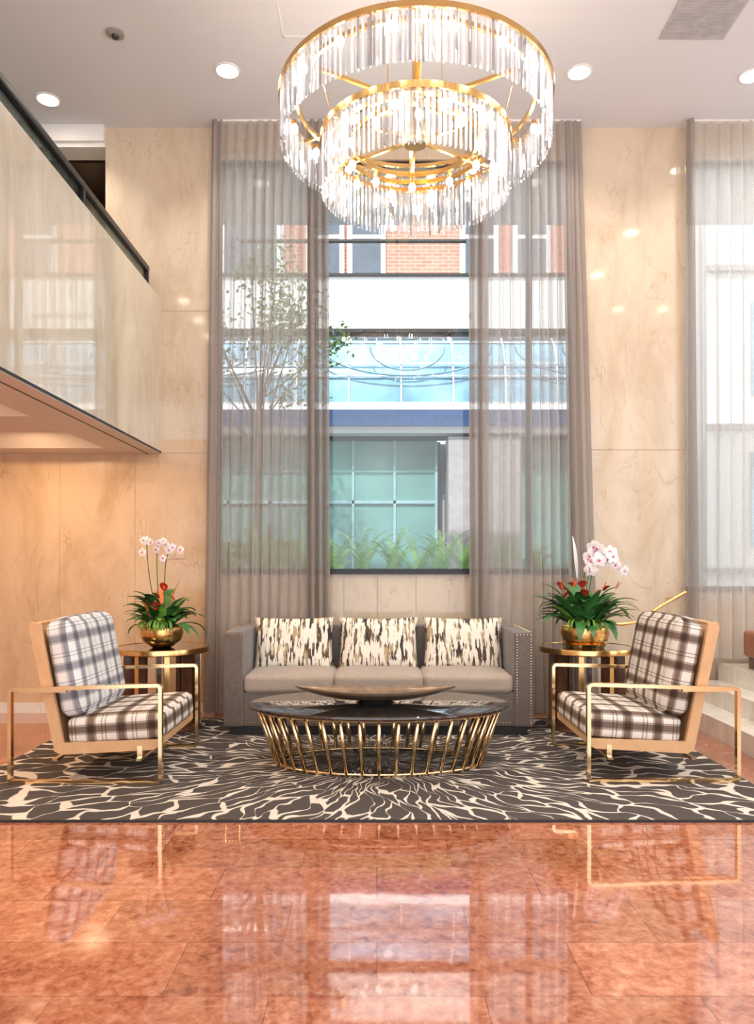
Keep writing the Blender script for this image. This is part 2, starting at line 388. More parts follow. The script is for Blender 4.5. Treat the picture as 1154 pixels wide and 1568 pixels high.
sm += [(-1.93, -1.44, WY-.0015, WY, 2.325, 2.33), (1.79, 2.77, WY-.0015, WY, 2.355, 2.36),
       (-1.93, -1.44, WY-.0015, WY, 3.6, 3.604), (.0, .004, WY+.038, WY+.04, 0, 1.22), (.35, .354, WY+.038, WY+.04, 0, 1.22), (-.3, -.296, WY+.038, WY+.04, 0, 1.22)]
boxes('panel_joints', sm, M_seam, e)
box('outlet_plate', -1.87, -1.72, WY-.008, WY, 1.38, 1.48, M_walllow, e)
box('baseboard_back', -5, -1.46, WY-.02, WY, 0, .09, M_step)
box('trim_ceiling_left', -5, -2.434, WY-.05, WY+.2, 5.10, CH, M_white)
box('trim_ceiling_inner', -5, -2.434, WY-.02, WY+.2, 5.06, 5.10, M_white)
box('wall_left', -5.15, -5, -5, 8.7, 0, CH, M_wall)
e = empty('wall_right')
boxes('wall_right_body', [(5.4, 5.55, -5, 6.9, 0, .9), (5.4, 5.55, -5, 6.9, 4.9, CH)]+[(5.4, 5.55, y, y+.9, .9, 4.9) for y in (-5, -2.2, .8, 3.6, 6.0)], M_wall, e)
e = empty('wall_mezzanine_alcove')
Mbr = pmat('alcove_brown', (.030, .016, .010), .5)
boxes('alcove_panels', [(-5, -2.2, 8.5, 8.6, 2.3, CH), (-2.44, -2.34, WY+.25, 8.6, 2.3, CH), (-5, -2.2, WY+.25, 8.6, 2.3, 2.6), (-5, -2.3, WY+.25, 8.6, 5.06, 5.1)], Mbr, e)
boxes('alcove_shelves', [(-4.5, -2.5, 8.1, 8.5, 3.2, 3.24), (-4.5, -2.5, 8.1, 8.5, 3.8, 3.84), (-4.5, -2.5, 8.1, 8.5, 4.35, 4.39)], M_wood, e)
wl = empty('wall_sconce', (-2.90, 7.6, 4.52))
lathe('shade', [(0, .16), (.05, .16), (.075, 0), (.06, 0), (.04, .15)], emat('sconce_glow', (1, .6, .3), 4), wl)
lathe('stem', [(.0, 0), (.012, 0), (.012, -.45), (.06, -.47), (.06, -.5), (0, -.5)], M_gold, wl)
boxes('bracket', [(-.02, .9, -.01, .01, -.3, -.28)], M_gold, wl)

def window(name, x0, x1, z0, z1, mulls):
    e = empty(name)
    y = WY+.10; fr = []
    t = .03
    fr += [(x0, x1, y-.03, y+.03, z0, z0+t), (x0, x1, y-.03, y+.03, z1-t, z1), (x0, x0+t, y-.03, y+.03, z0, z1), (x1-t, x1, y-.03, y+.03, z0, z1)]
    for m in mulls: fr.append((m-.025, m+.025, y-.03, y+.03, z0, z1))
    boxes('frame', fr, M_dark, e)
    box('sill', x0, x1, WY+.005, WY+.25, z0-.02, z0+.004, M_dark, e)
    box('pane', x0+.01, x1-.01, y-.003, y+.003, z0+.01, z1-.01, M_glass, e)
window('window_1', -1.44, 1.79, 1.26, 4.98, [-.60, 1.38])
window('window_2', 2.77, 5.4, 1.10, 4.98, [4.1])

# ------------------------------------------------------------------ ceiling fixtures
def downlight(x, y, power, z=CH, r=.085):
    e = empty('recessed_downlight', (x, y, z))
    lathe('trim_ring', [(r+.016, 0), (r+.016, -.006), (r, -.010), (r-.005, .0)], M_white, e, n=28)
    lathe('lamp_face', [(0, -.004), (r-.003, -.004)], M_can, e, n=24)
    ld = bpy.data.lights.new('lamp', 'SPOT'); ld.energy = power; ld.spot_size = math.radians(125); ld.spot_blend = .7
    ld.color = (1, .92, .81); ld.shadow_soft_size = .08
    lo = bpy.data.objects.new('lamp', ld); COL.objects.link(lo); lo.parent = e; lo.location = (0, 0, -.03)
DL = [(-1.186, 5.98), (-2.77, 6.35), (1.61, 6.0), (3.0, 6.04), (3.0, 4.63), (2.97, 3.34), (3.69, 1.97), (4.38, 1.97),
      (-2.86, 2.35), (-2.85, 1.47), (-2.88, .6), (-1.2, 2.2), (1.6, 2.2), (-1.2, -.5), (1.6, -.5), (0.2, 1.0)]
for x, y in DL: downlight(x, y, 60)
e = empty('smoke_detector', (-1.93, 5.56, CH))
lathe('body', [(.065, 0), (.065, -.012), (.045, -.02), (.02, -.024), (0, -.024)], pmat('detector_bronze', (.3, .27, .25), .4), e, n=28)
lathe('sensor', [(.028, -.023), (.02, -.04), (0, -.042)], M_dark, e, n=20)
e = empty('ceiling_vent', (2.34, 5.2, CH))
Mv = pmat('vent_grey', (.46, .45, .46), .6)
boxes('grille', [(-.24, .24, -.42, .42, -.008, 0)] + [(-.22, .22, -.4+i*.02, -.392+i*.02, -.012, -.008) for i in range(40)], Mv, e)
e = empty('ceiling_access_panel', (-.36, 5.15, CH))
boxes('panel_outline', [(-.34, .34, -.45, -.44, -.004, 0), (-.34, .34, .44, .45, -.004, 0), (-.34, -.33, -.45, .45, -.004, 0), (.33, .34, -.45, .45, -.004, 0)], M_white, e)

# ------------------------------------------------------------------ mezzanine balcony
e = empty('mezzanine_balcony')
BX = -1.93
boxes('parapet_panel', [(BX-.07, BX, .3, WY-.001, 2.34, 3.70)], M_bal, e)
boxes('edge_reveal', [(BX-.05, BX-.004, .3, WY-.001, 2.325, 2.34), (BX-.125, BX-.115, .3, WY-.001, 2.316, 2.32)], M_dark, e)
M_soff = pmat('soffit_paint', (.70, .62, .54), .6, var=.03, scale=1)
recs = [(-3.35, -2.33, 5.5, 6.42), (-3.35, -2.33, 3.7, 5.05), (-3.35, -2.33, 1.9, 3.25)]
pc = [(-5, -3.35, .3, WY-.001, 2.32, 2.45), (-2.33, BX-.01, .3, WY-.001, 2.32, 2.45), (-3.35, -2.33, 6.42, WY-.001, 2.32, 2.45), (-3.35, -2.33, 5.05, 5.5, 2.32, 2.45),
      (-3.35, -2.33, 3.25, 3.7, 2.32, 2.45), (-3.35, -2.33, .3, 1.9, 2.32, 2.45)]
boxes('soffit', pc, M_soff, e)
boxes('floor_slab', [(-5, BX-.07, .3, WY-.001, 2.45, 2.6)], M_soff, e)
bm = bmesh.new()
for (a, b, c, d) in recs:
    o = [bm.verts.new(p) for p in ((a, c, 2.321), (b, c, 2.321), (b, d, 2.321), (a, d, 2.321))]
    k = .16; i_ = [bm.verts.new(p) for p in ((a+k, c+k, 2.44), (b-k, c+k, 2.44), (b-k, d-k, 2.44), (a+k, d-k, 2.44))]
    for q in range(4): bm.faces.new((o[q], o[(q+1) % 4], i_[(q+1) % 4], i_[q]))
    bm.faces.new(i_)
mesh('coffers', bm, M_soff, e)
box('rail_glass', -2.055, -2.043, .3, 6.6, 3.45, 3.93, M_balglass, e)
box('handrail', -2.08, -2.02, .3, 6.70, 3.925, 3.975, M_dark, e, bevel=.008)
boxes('rail_posts', [(-2.075, -2.025, y, y+.04, 2.6, 3.93) for y in (6.66, 5.2, 3.7, 2.2)], M_dark, e)
for i, (a, b, c, d) in enumerate(recs):
    ld = bpy.data.lights.new('coffer_lamp', 'AREA'); ld.shape = 'DISK'; ld.size = .3; ld.energy = 14; ld.color = (1, .68, .40)
    lo = bpy.data.objects.new('coffer_lamp', ld); COL.objects.link(lo); lo.location = ((a+b)/2, (c+d)/2, 2.43); lo.parent = e

# ------------------------------------------------------------------ curtains
def curtain(e, nm, x0t, x1t, x0b, x1b, y, z0, z1, mat, amp=.04, per=.11, seed=0):
    rnd = random.Random(seed)
    W = (x1t-x0t); n = max(40, int(W*240)); m = 30
    ph = [rnd.uniform(0, 6.28) for _ in range(5)]
    bm = bmesh.new(); g = []
    for j in range(m+1):
        v = j/m; z = z1+(z0-z1)*v; row = []
        pin = min(1, v*9)
        for i in range(n+1):
            u = i/n; s = u*W
            x = (x0t+(x1t-x0t)*u)*(1-v)+(x0b+(x1b-x0b)*u)*v
            t = s/per*2*math.pi+.9*math.sin(s*9+ph[0])+.5*v*math.sin(s*5+ph[1])
            k = math.sin(t); k = math.copysign(abs(k)**.75, k)
            a_ = amp*(.55+.30*pin+.25*v)
            yy = y+a_*k*(.8+.35*math.sin(s*7+ph[2]))+.006*math.sin(s*95+ph[4])*pin+.008*math.sin(v*6+s*4+ph[3])
            x += .35*amp*math.cos(t)*.5
            row.append(bm.verts.new((x, yy, z)))
        g.append(row)
    for j in range(m):
        for i in range(n): bm.faces.new((g[j][i], g[j][i+1], g[j+1][i+1], g[j+1][i]))
    mesh(nm, bm, mat, e, smooth=True)
CY = 6.66
e = empty('sheer_curtain')
curtain(e, 'drape', -1.44, -.52, -1.53, -.55, CY, .02, CH-.005, M_sheer, seed=1, per=.085)
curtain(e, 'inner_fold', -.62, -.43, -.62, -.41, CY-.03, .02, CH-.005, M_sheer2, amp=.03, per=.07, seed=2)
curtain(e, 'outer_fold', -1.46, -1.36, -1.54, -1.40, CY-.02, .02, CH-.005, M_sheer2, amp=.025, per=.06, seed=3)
box('track', -1.44, -.40, CY-.02, CY+.02, CH-.012, CH, M_white, e)
e = empty('sheer_curtain')
curtain(e, 'drape', .90, 1.72, .90, 1.80, CY, .02, CH-.005, M_sheer, seed=4, per=.085)
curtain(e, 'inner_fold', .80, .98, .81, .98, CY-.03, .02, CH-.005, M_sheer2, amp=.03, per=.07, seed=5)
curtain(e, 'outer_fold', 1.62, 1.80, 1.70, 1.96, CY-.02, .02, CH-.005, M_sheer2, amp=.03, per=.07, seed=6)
box('track', .80, 1.80, CY-.02, CY+.02, CH-.012, CH, M_white, e)
e = empty('sheer_curtain')
curtain(e, 'drape', 2.74, 5.3, 2.76, 5.3, CY, .50, CH-.005, M_sheerR, amp=.045, per=.12, seed=7)
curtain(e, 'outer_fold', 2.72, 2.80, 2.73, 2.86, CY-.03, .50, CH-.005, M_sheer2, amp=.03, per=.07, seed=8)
box('track', 2.73, 5.3, CY-.02, CY+.02, CH-.012, CH, M_white, e)

# ------------------------------------------------------------------ rug
bm = bmesh.new(); bbox(bm, -2.35, 2.35, -1.285, 1.285, 0, .012)
bmesh.ops.recalc_face_normals(bm, faces=bm.faces[:])
rug = mesh('area_rug', bm, M_rug, loc=(-.1, 5.165, .0))
RZ = .0125
box('border', -2.36, 2.36, -1.297, -1.285, 0, .012, M_dark, rug)

# ------------------------------------------------------------------ sofa
e = empty('sofa', (.012, 5.775, RZ))
w = 2.38/2; D = .80
box('plinth', -w+.04, w-.04, .05, D-.03, 0, .07, M_dark, e)
box('base', -w+.02, w-.02, .02, D, .07, .33, M_sofa, e, bevel=.012)
box('back', -w+.02, w-.02, D-.16, D, .07, .80, M_sofa, e, bevel=.02)
for s, nm in ((-1, 'arm_l'), (1, 'arm_r')):
    a, b = sorted((s*w, s*(w-.15)))
    box(nm, a, b, 0, D, .07, .795, M_sofa, e, bevel=.015)
bm = bmesh.new()
def nail(x, y, z):
    bmesh.ops.create_icosphere(bm, subdivisions=1, radius=.0065, matrix=Matrix.Translation((x, y, z)))
for s in (-1, 1):
    for i in range(32):
        z = .10+i*.0215
        nail(s*(w-.022), -.001, z); nail(s*(w-.128), -.001, z)
    for i in range(5): nail(s*(w-.022-i*.0265), -.001, .775)
    for i in range(33): nail(s*(w-.022-.0), .02+i*.023, .797)
for i in range(88): nail(-w+.17+i*.0233, .018, .10)
mesh('nailheads', bm, M_brass, e)
sw = (2.38-.30)/3
for i in range(3):
    softbox('seat_cushion_%d' % i, sw-.004, .62, .15, M_seat, e, (-w+.15+sw*(i+.5), .31, .395), r=.045, bulge=.012)
for i in range(3):
    pillow('throw_pillow_%d' % i, .66, .45, .17, M_pillow, e, (-w+.15+sw*(i+.5)+(-.01, .0, .01)[i], .51, .655), (math.radians(-13), 0, math.radians((3, -1, -3)[i])))

# ------------------------------------------------------------------ coffee table
e = empty('coffee_table', (.012, 5.0, RZ))
lathe('glass_top', [(0, .382), (.985, .382), (1., .386), (1., .396), (.99, .40), (0, .40)], M_top, e, n=96, sx=.86, sy=.51)
lathe('top_rim', [(.96, .382), (.975, .374), (.955, .370), (.94, .374), (.945, .382)], M_wood, e, n=96, sx=.86, sy=.51)
def ell(a, b, z, n=96): return [(a*math.cos(2*math.pi*i/n), b*math.sin(2*math.pi*i/n), z) for i in range(n)]
tube('upper_ring', ell(.80, .45, .366), .011, M_brass, e, True)
tube('lower_ring', ell(.68, .35, .014), .013, M_brass, e, True)
bm = bmesh.new(); n = 42
for i in range(n):
    a = 2*math.pi*(i+.5)/n
    rod(bm, (.80*math.cos(a), .45*math.sin(a), .370), (.68*math.cos(a), .35*math.sin(a), .015), .0135, 10)
mesh('rods', bm, M_brass, e, smooth=True)
bb = empty('decorative_bronze_bowl', (-.01, 5.0, RZ+.4005))
bm = bmesh.new(); nu, nv = 40, 12; G = {}
for side in (0, 1):
    for i in range(nu+1):
        u = -1+2*i/nu; hw = .17*(1-abs(u)**2.2)+.002; x = u*.53
        zr = .085+.022*u*u
        dep = (.066)*(1-abs(u)**2.5)
        for j in range(nv+1):
            v = -1+2*j/nv
            z = zr-dep*(1-v*v)-(.008 if side else 0)
            G[side, i, j] = bm.verts.new((x, hw*v, z))
for side in (0, 1):
    for i in range(nu):
        for j in range(nv):
            q = [G[side, i, j], G[side, i+1, j], G[side, i+1, j+1], G[side, i, j+1]]
            bm.faces.new(q if side == 0 else q[::-1])
bmesh.ops.recalc_face_normals(bm, faces=bm.faces[:])
for j in (0, nv):
    for i in range(nu): bm.faces.new((G[0, i, j], G[0, i+1, j], G[1, i+1, j], G[1, i, j]))
for i in (0, nu):
    for j in range(nv): bm.faces.new((G[0, i, j], G[0, i, j+1], G[1, i, j+1], G[1, i, j]))
mesh('hull', bm, M_bronze, bb, smooth=True)
lathe('foot', [(0, 0), (.13, 0), (.10, .014), (.0, .014)], M_dark, bb, n=32, sx=1, sy=.6)

# ------------------------------------------------------------------ lounge chairs
HW = .455
def rrect(x0, x1, z0, z1a, z1b, y, r=.022, n=5):
    pts = []
    for cx, cz, a0 in ((x1-r, z1b-r, 0), (x0+r, z1a-r, 90), (x0+r, z0+r, 180), (x1-r, z0+r, 270)):
        for i in range(n+1):
            a = math.radians(a0+90*i/n); pts.append((cx+r*math.cos(a), y, cz+r*math.sin(a)))
    return pts
def flatloop(bm, pts, w, t):
    n = len(pts); V = []
    for i, p in enumerate(pts):
        a = Vector(pts[i-1]); b = Vector(pts[(i+1) % n]); d = (b-a).normalized(); nn = Vector((d.z, 0, -d.x))
        P = Vector(p)
        V.append([bm.verts.new(P+nn*(t/2)*s1+Vector((0, w/2*s2, 0))) for s1, s2 in ((1, 1), (1, -1), (-1, -1), (-1, 1))])
    for i in range(n):
        A, B = V[i], V[(i+1) % n]
        for k in range(4): bm.faces.new((A[k], A[(k+1) % 4], B[(k+1) % 4], B[k]))
def chair(loc, rz, mback, mseat):
    e = empty('lounge_armchair', loc, rz)
    bm = bmesh.new()
    for s in (-1, 1): flatloop(bm, rrect(-.45, .45, .012, .565, .59, s*HW), .035, .022)
    bbox(bm, .30, .33, -HW, HW, .135, .15); bbox(bm, -.20, -.17, -HW, HW, .135, .15)
    for s in (-1, 1):
        bbox(bm, .30, .33, s*.42-.008, s*.42+.008, .14, .22)
        bbox(bm, -.40, -.12, s*.438-.014, s*.438+.014, .545, .567)
    bmesh.ops.recalc_face_normals(bm, faces=bm.faces[:])
    mesh('metal_frame', bm, M_brass, e)
    prof = [(.43, .255), (.43, .215), (.40, .195), (-.16, .165), (-.20, .185), (-.355, .93), (-.34, .965), (-.29, .955), (-.15, .235)]
    for s in (-1, 1):
        bm = bmesh.new(); A = [bm.verts.new((x, s*.41-.014, z)) for x, z in prof]; B = [bm.verts.new((x, s*.41+.014, z)) for x, z in prof]
        bm.faces.new(A); bm.faces.new(B[::-1])
        for i in range(len(prof)): j = (i+1) % len(prof); bm.faces.new((A[i], A[j], B[j], B[i]))
        bmesh.ops.recalc_face_normals(bm, faces=bm.faces[:]); bmesh.ops.triangulate(bm, faces=[f for f in bm.faces if len(f.verts) > 4])
        mesh('shell_side', bm, M_leather, e)
    bm = bmesh.new()
    o = [(.43, .25), (.43, .21), (-.17, .18), (-.20, .20), (-.345, .94), (-.32, .965)]
    i_ = [(.41, .25), (.405, .235), (-.15, .205), (-.175, .225), (-.315, .94), (-.31, .955)]
    for k in range(len(o)-1):
        vs = []
        for (x, z) in (o[k], o[k+1], i_[k+1], i_[k]):
            vs.append((bm.verts.new((x, -.40, z)), bm.verts.new((x, .40, z))))
        for q in range(4): r = (q+1) % 4; bm.faces.new((vs[q][0], vs[r][0], vs[r][1], vs[q][1]))
    bmesh.ops.recalc_face_normals(bm, faces=bm.faces[:]); mesh('shell', bm, M_leather, e)
    softbox('seat_cushion', .58, .79, .165, mseat, e, (.15, 0, .315), (0, math.radians(-4), 0), r=.04, bulge=.015)
    softbox('back_cushion', .155, .79, .585, mback, e, (-.155, 0, .68), (0, math.radians(-11), 0), r=.05, bulge=.022)
chair((-1.745, 4.97, RZ), 0, M_plaidB, M_plaidA)
chair((1.725, 5.0, RZ), math.pi, M_plaidA, M_plaidA)

# ------------------------------------------------------------------ side tables
def sidetable(x, y):
    e = empty('round_side_table', (x, y, RZ))
    lathe('top', [(0, .652), (.355, .652), (.355, .642), (0, .642)], M_top, e)
    lathe('rim', [(.355, .655), (.375, .655), (.378, .647), (.378, .615), (.36, .607), (0, .607), (0, .641), (.355, .641), (.355, .655)], M_gold, e)
    bm = bmesh.new(); bmg = bmesh.new()
    for i in range(8):
        a = 2*math.pi*(i+.5)/8; c, s = math.cos(a), math.sin(a)
        for b_, r0, r1, t in ((bm, .20, .30, .019), (bmg, .30, .307, .019)):
            vs = []
            for r in (r0, r1):
                for q in (-t, t):
                    for z in (.03, .61): vs.append(b_.verts.new((r*c-q*s, r*s+q*c, z)))
            for q in ((0, 1, 3, 2), (4, 6, 7, 5), (0, 4, 5, 1), (2, 3, 7, 6), (0, 2, 6, 4), (1, 5, 7, 3)): b_.faces.new([vs[k] for k in q])
    bmesh.ops.recalc_face_normals(bm, faces=bm.faces[:]); bmesh.ops.recalc_face_normals(bmg, faces=bmg.faces[:])
    mesh('slats', bm, M_wood, e); mesh('slat_edging', bmg, M_gold, e)
    lathe('base_disc', [(0, 0), (.31, 0), (.315, .01), (.31, .03), (0, .03)], M_wood, e)
sidetable(-1.738, 6.10); sidetable(1.695, 6.10)

# ------------------------------------------------------------------ plants
def leaf(bm, base, az, elev, length, width, droop, mi=0, seg=9, fold=.25):
    p = Vector(base); rows = []
    for i in range(seg+1):
        t = i/seg; el = elev-droop*t*t*1.2
        if i: p = p+Vector((math.cos(az)*math.cos(el), math.sin(az)*math.cos(el), math.sin(el)))*(length/seg)
        wd = width*(math.sin(math.pi*min(1, t*.93+.07))**.8)*.5+.001
        sd = Vector((-math.sin(az), math.cos(az), 0)); up = Vector((0, 0, 1))
        rows.append((bm.verts.new(p+sd*wd+up*wd*fold), bm.verts.new(p), bm.verts.new(p-sd*wd+up*wd*fold)))
    for a, b in zip(rows, rows[1:]):
        for k in (0, 1): f = bm.faces.new((a[k], b[k], b[k+1], a[k+1])); f.material_index = mi; f.smooth = True
    return p
def flower(bm, c, r, face, mi=0, mc=1):
    c = Vector(c); q = Vector(face).normalized().to_track_quat('Z', 'Y')
    for k in range(5):
        a = 2*math.pi*k/5+math.pi/2; wd = r*(.62 if k in (1, 4) else .42)
        d = Vector((math.cos(a), math.sin(a), 0)); s = Vector((-d.y, d.x, 0))
        pts = [Vector((0, 0, 0)), d*r*.45+s*wd*.8+Vector((0, 0, .12*r)), d*r*.85+s*wd*.6, d*r, d*r*.85-s*wd*.6, d*r*.45-s*wd*.8+Vector((0, 0, .12*r))]
        bm.faces.new([bm.verts.new(c+q @ p) for p in pts]).material_index = mi
    vs = [bm.verts.new(c+q @ Vector((.2*r*math.cos(a), .2*r*math.sin(a), .25*r))) for a in [0, 1.26, 2.5, 3.77, 5.03]]
    bm.faces.new(vs).material_index = mc
def arrangement(name, loc, potprof, topz, rr, orch, seed, fol, reds, big=1.0):
    rnd = random.Random(seed)
    e = empty(name, loc)
    lathe('gold_pot', potprof, M_goldcab, e)
    lathe('soil', [(0, topz-.015), (rr*.93, topz-.02)], M_soil, e, n=24)
    bm = bmesh.new()
    for i in range(fol):
        az = 2*math.pi*i/fol*2.4+rnd.uniform(-.2, .2)
        leaf(bm, (rr*.4*math.cos(az), rr*.4*math.sin(az), topz-.02), az, rnd.uniform(.35, 1.35), rnd.uniform(.26, .42)*big, rnd.uniform(.05, .10), rnd.uniform(.5, 1.5), rnd.choice((0, 0, 0, 1)))
    for i in range(36):
        az = rnd.uniform(0, 6.28)
        leaf(bm, (rr*.3*math.cos(az), rr*.3*math.sin(az), topz+rnd.uniform(0, .08)), az, rnd.uniform(.6, 1.45), rnd.uniform(.18, .32)*big, rnd.uniform(.09, .14), 1.0, 0)
    for i in range(30):
        az = rnd.uniform(-2.4, -.9)
        leaf(bm, (rr*.5*math.cos(az), rr*.5*math.sin(az), topz), az, .9, rnd.uniform(.16, .28), .016, 2.6, 1)
    mesh('foliage', bm, [M_green, M_green2], e)
    bm = bmesh.new()
    for i in range(reds):
        az = rnd.uniform(-3.0, -.1); c = Vector((rnd.uniform(-.17, .17)*big, rnd.uniform(-.20, -.08), topz+rnd.uniform(.08, .30)*big))
        leaf(bm, c, az, rnd.uniform(.6, 1.3), .085, .065, .5, 0, fold=.2)
        rod(bm, c+Vector((0, -.01, .02)), c+Vector((.02*math.cos(az), -.03, .07)), .005, 6, 1)
    mesh('anthuriums', bm, [M_red, M_orange], e)
    bmf = bmesh.new()
    for k, pts in enumerate(orch['stems']):
        P = [Vector(p) for p in pts]; sm_ = []
        for i in range(25):
            t = i/24; a, b, c, d = P
            sm_.append(a*(1-t)**3+3*b*t*(1-t)**2+3*c*t*t*(1-t)+d*t**3)
        tube('orchid_stem_%d' % k, sm_, .004, M_green, e)
        for i in range(orch['n']):
            t = 1-orch['span']*i/max(1, orch['n']-1); q = sm_[int(t*24)]
            flower(bmf, q+Vector((rnd.uniform(-.035, .035), -.02, rnd.uniform(-.03, .015))), orch['r']*rnd.uniform(.8, 1.1), (rnd.uniform(-.6, .6), -1, rnd.uniform(-.3, .2)))
    mesh('orchid_blossoms', bmf, [M_petal, M_petalc], e)
    return e
PZ = RZ+.6525
a = arrangement('orchid_arrangement', (-1.72, 6.03, PZ),
    [(0, 0), (.07, 0), (.09, .01), (.15, .06), (.168, .11), (.16, .165), (.152, .168), (.15, .12), (.0, .05)], .165, .15,
    dict(stems=[[(0, 0, .15), (-.05, -.02, .6), (-.06, 0, .98), (.02, 0, .82)], [(0, 0, .15), (-.13, 0, .5), (-.14, -.02, 1.02), (-.08, -.02, .84)], [(.02, 0, .15), (.02, 0, .5), (.0, 0, .90), (.14, 0, .78)]], n=4, span=.4, r=.038), 3, 32, 4, 1.0)
bm = bmesh.new(); leaf(bm, (.08, -.1, .3), .1, 1.3, .26, .05, .2); leaf(bm, (.02, -.1, .3), 1.8, 1.4, .18, .04, .2); leaf(bm, (-.06, -.12, .25), 2.8, 1.2, .15, .035, .2); mesh('bird_of_paradise', bm, M_orange, a)
a = arrangement('orchid_arrangement', (1.66, 6.03, PZ),
    [(0, 0), (.15, 0), (.165, .02), (.172, .035), (.15, .045), (.178, .06), (.192, .11), (.185, .165), (.177, .17), (.17, .12), (0, .06)], .17, .17,
    dict(stems=[[(0, 0, .15), (-.05, 0, .5), (.02, 0, .98), (.2, -.05, .74)], [(0, 0, .15), (.03, 0, .5), (.08, 0, .92), (.27, -.05, .62)], [(0, 0, .15), (0, 0, .45), (.05, 0, .86), (.12, -.05, .68)]], n=7, span=.42, r=.058), 5, 46, 9, 1.25)
bm = bmesh.new(); leaf(bm, (-.05, .03, .55), 2.5, 1.5, .35, .07, .1); mesh('tall_bract', bm, M_petal, a)

# ------------------------------------------------------------------ chandelier
CX, CYc = .24, 4.73
e = empty('crystal_chandelier', (CX, CYc, 0))
def band(nm, R, z0, z1, t=.012):
    lathe(nm, [(R-t, z0), (R, z0), (R, z1), (R-t, z1), (R-t, z0)], M_gold, e, n=96)
def crystals(nm, R, ztop, ln, n, seed):
    rnd = random.Random(seed); bm = bmesh.new()
    for i in range(n):
        a = 2*math.pi*i/n; lay = i % 2
        r = R-(.0 if lay else .022); l = ln*(1 if lay else .93)
        mi = rnd.choices((0, 1, 2), (5, 3, 3))[0]
        w_ = .0085
        ro = rnd.uniform(0, 2); vs = []
        for zz in (ztop, ztop-l):
            vs.append([bm.verts.new((r*math.cos(a)+w_*math.cos(ro+k*2.094), r*math.sin(a)+w_*math.sin(ro+k*2.094), zz)) for k in range(3)])
        tip = bm.verts.new((r*math.cos(a), r*math.sin(a), ztop-l-.012))
        for k in range(3):
            j = (k+1) % 3
            bm.faces.new((vs[0][k], vs[0][j], vs[1][j], vs[1][k])).material_index = mi
            bm.faces.new((vs[1][k], vs[1][j], tip)).material_index = mi
    mesh(nm, bm, [M_c1, M_c2, M_c3], e)
zo, zm = 4.235, 3.985
band('outer_band', .852, zo-.035, zo); crystals('outer_crystals', .835, zo-.03, .275, 300, 1)
band('middle_band', .598, zm-.04, zm); crystals('middle_crystals', .582, zm-.035, .305, 220, 2)
band('inner_frame', .50, zm-.03, zm, .02); band('core_frame', .40, zm-.03, zm, .02); band('outer_inner_frame', .75, zo-.03, zo-.005, .02)
bm = bmesh.new(); bmB = bmesh.new()
for i in range(6):
    a = math.pi/6+i*math.pi/3; c, s = math.cos(a), math.sin(a)
    rod(bm, (.05*c, .05*s, zo-.02), (.84*c, .84*s, zo-.02), .014, 4)
    rod(bm, (.05*c, .05*s, zm-.0), (.585*c, .585*s, zm-.015), .012, 4)
    rod(bm, (.59*c, .59*s, zm-.01), (.66*c, .66*s, zo-.02), .003, 4)
for i in range(3):
    a = i*2.094+.5; rod(bm, (.2*math.cos(a), .2*math.sin(a), zo), (.2*math.cos(a), .2*math.sin(a), CH-.03), .003, 6)
for R, n, z in ((.79, 16, zo), (.53, 12, zm), (.42, 10, zm)):
    for i in range(n):
        a = 2*math.pi*(i+.5)/n; c, s = math.cos(a), math.sin(a)
        rod(bm, (R*c, R*s, z-.03), (R*c, R*s, z-.06), .014, 8)
        m4 = Matrix.Translation((R*c, R*s, z-.085)) @ Matrix.Diagonal((1, 1, 1.4, 1))
        bmesh.ops.create_icosphere(bmB, subdivisions=2, radius=.023, matrix=m4)
mesh('arms_and_sockets', bm, M_gold, e)
mesh('bulbs', bmB, M_bulb, e, smooth=True)
lathe('hub', [(0, zm-.03), (.07, zm-.03), (.085, zm), (.085, zm+.10), (.04, zm+.12), (.04, zo-.04), (.085, zo-.03), (.085, zo+.05), (.02, zo+.06), (.02, CH-.05), (.15, CH-.045), (.15, CH), (0, CH)], M_gold, e)
for R, n, z in ((.66, 6, zo-.12), (.30, 4, zm-.12)):
    for i in range(n):
        a = 2*math.pi*(i+.5)/n
        ld = bpy.data.lights.new('bulb_light', 'POINT'); ld.energy = 5; ld.color = (1, .90, .78); ld.shadow_soft_size = .04
        lo = bpy.data.objects.new('bulb_light', ld); COL.objects.link(lo); lo.location = (R*math.cos(a), R*math.sin(a), z); lo.parent = e

# ------------------------------------------------------------------ steps and handrail
e = empty('marble_steps')
boxes('risers', [(2.58, 5.35, 4.6, WY-.04, 0, .15), (2.82, 5.35, 4.6, WY-.04, .15, .30), (3.04, 5.35, 4.6, WY-.04, .30, .45)], M_step, e)
e = empty('brass_handrail')
pts = [(1.99, 6.54, .84), (2.05, 6.54, .815), (2.12, 6.54, .81), (2.25, 6.54, .83), (2.45, 6.54, .96), (2.68, 6.54, 1.09)]
tube('rail', pts, .016, M_gold, e)
bm = bmesh.new(); rod(bm, (2.12, 6.54, .81), (2.12, 6.755, .79), .009); rod(bm, (2.6, 6.54, 1.045), (2.6, 6.755, 1.02), .009); mesh('brackets', bm, M_gold, e)
e = empty('upholstered_bench', (3.46, 6.15, .4505))
box('seat', -.36, .6, -.2, .25, .10, .32, pmat('rust_leather', (.36, .15, .08), .5), e, bevel=.03)
boxes('legs', [(x, x+.04, y, y+.04, 0, .11) for x in (-.32, .53) for y in (-.17, .18)], M_wood, e)

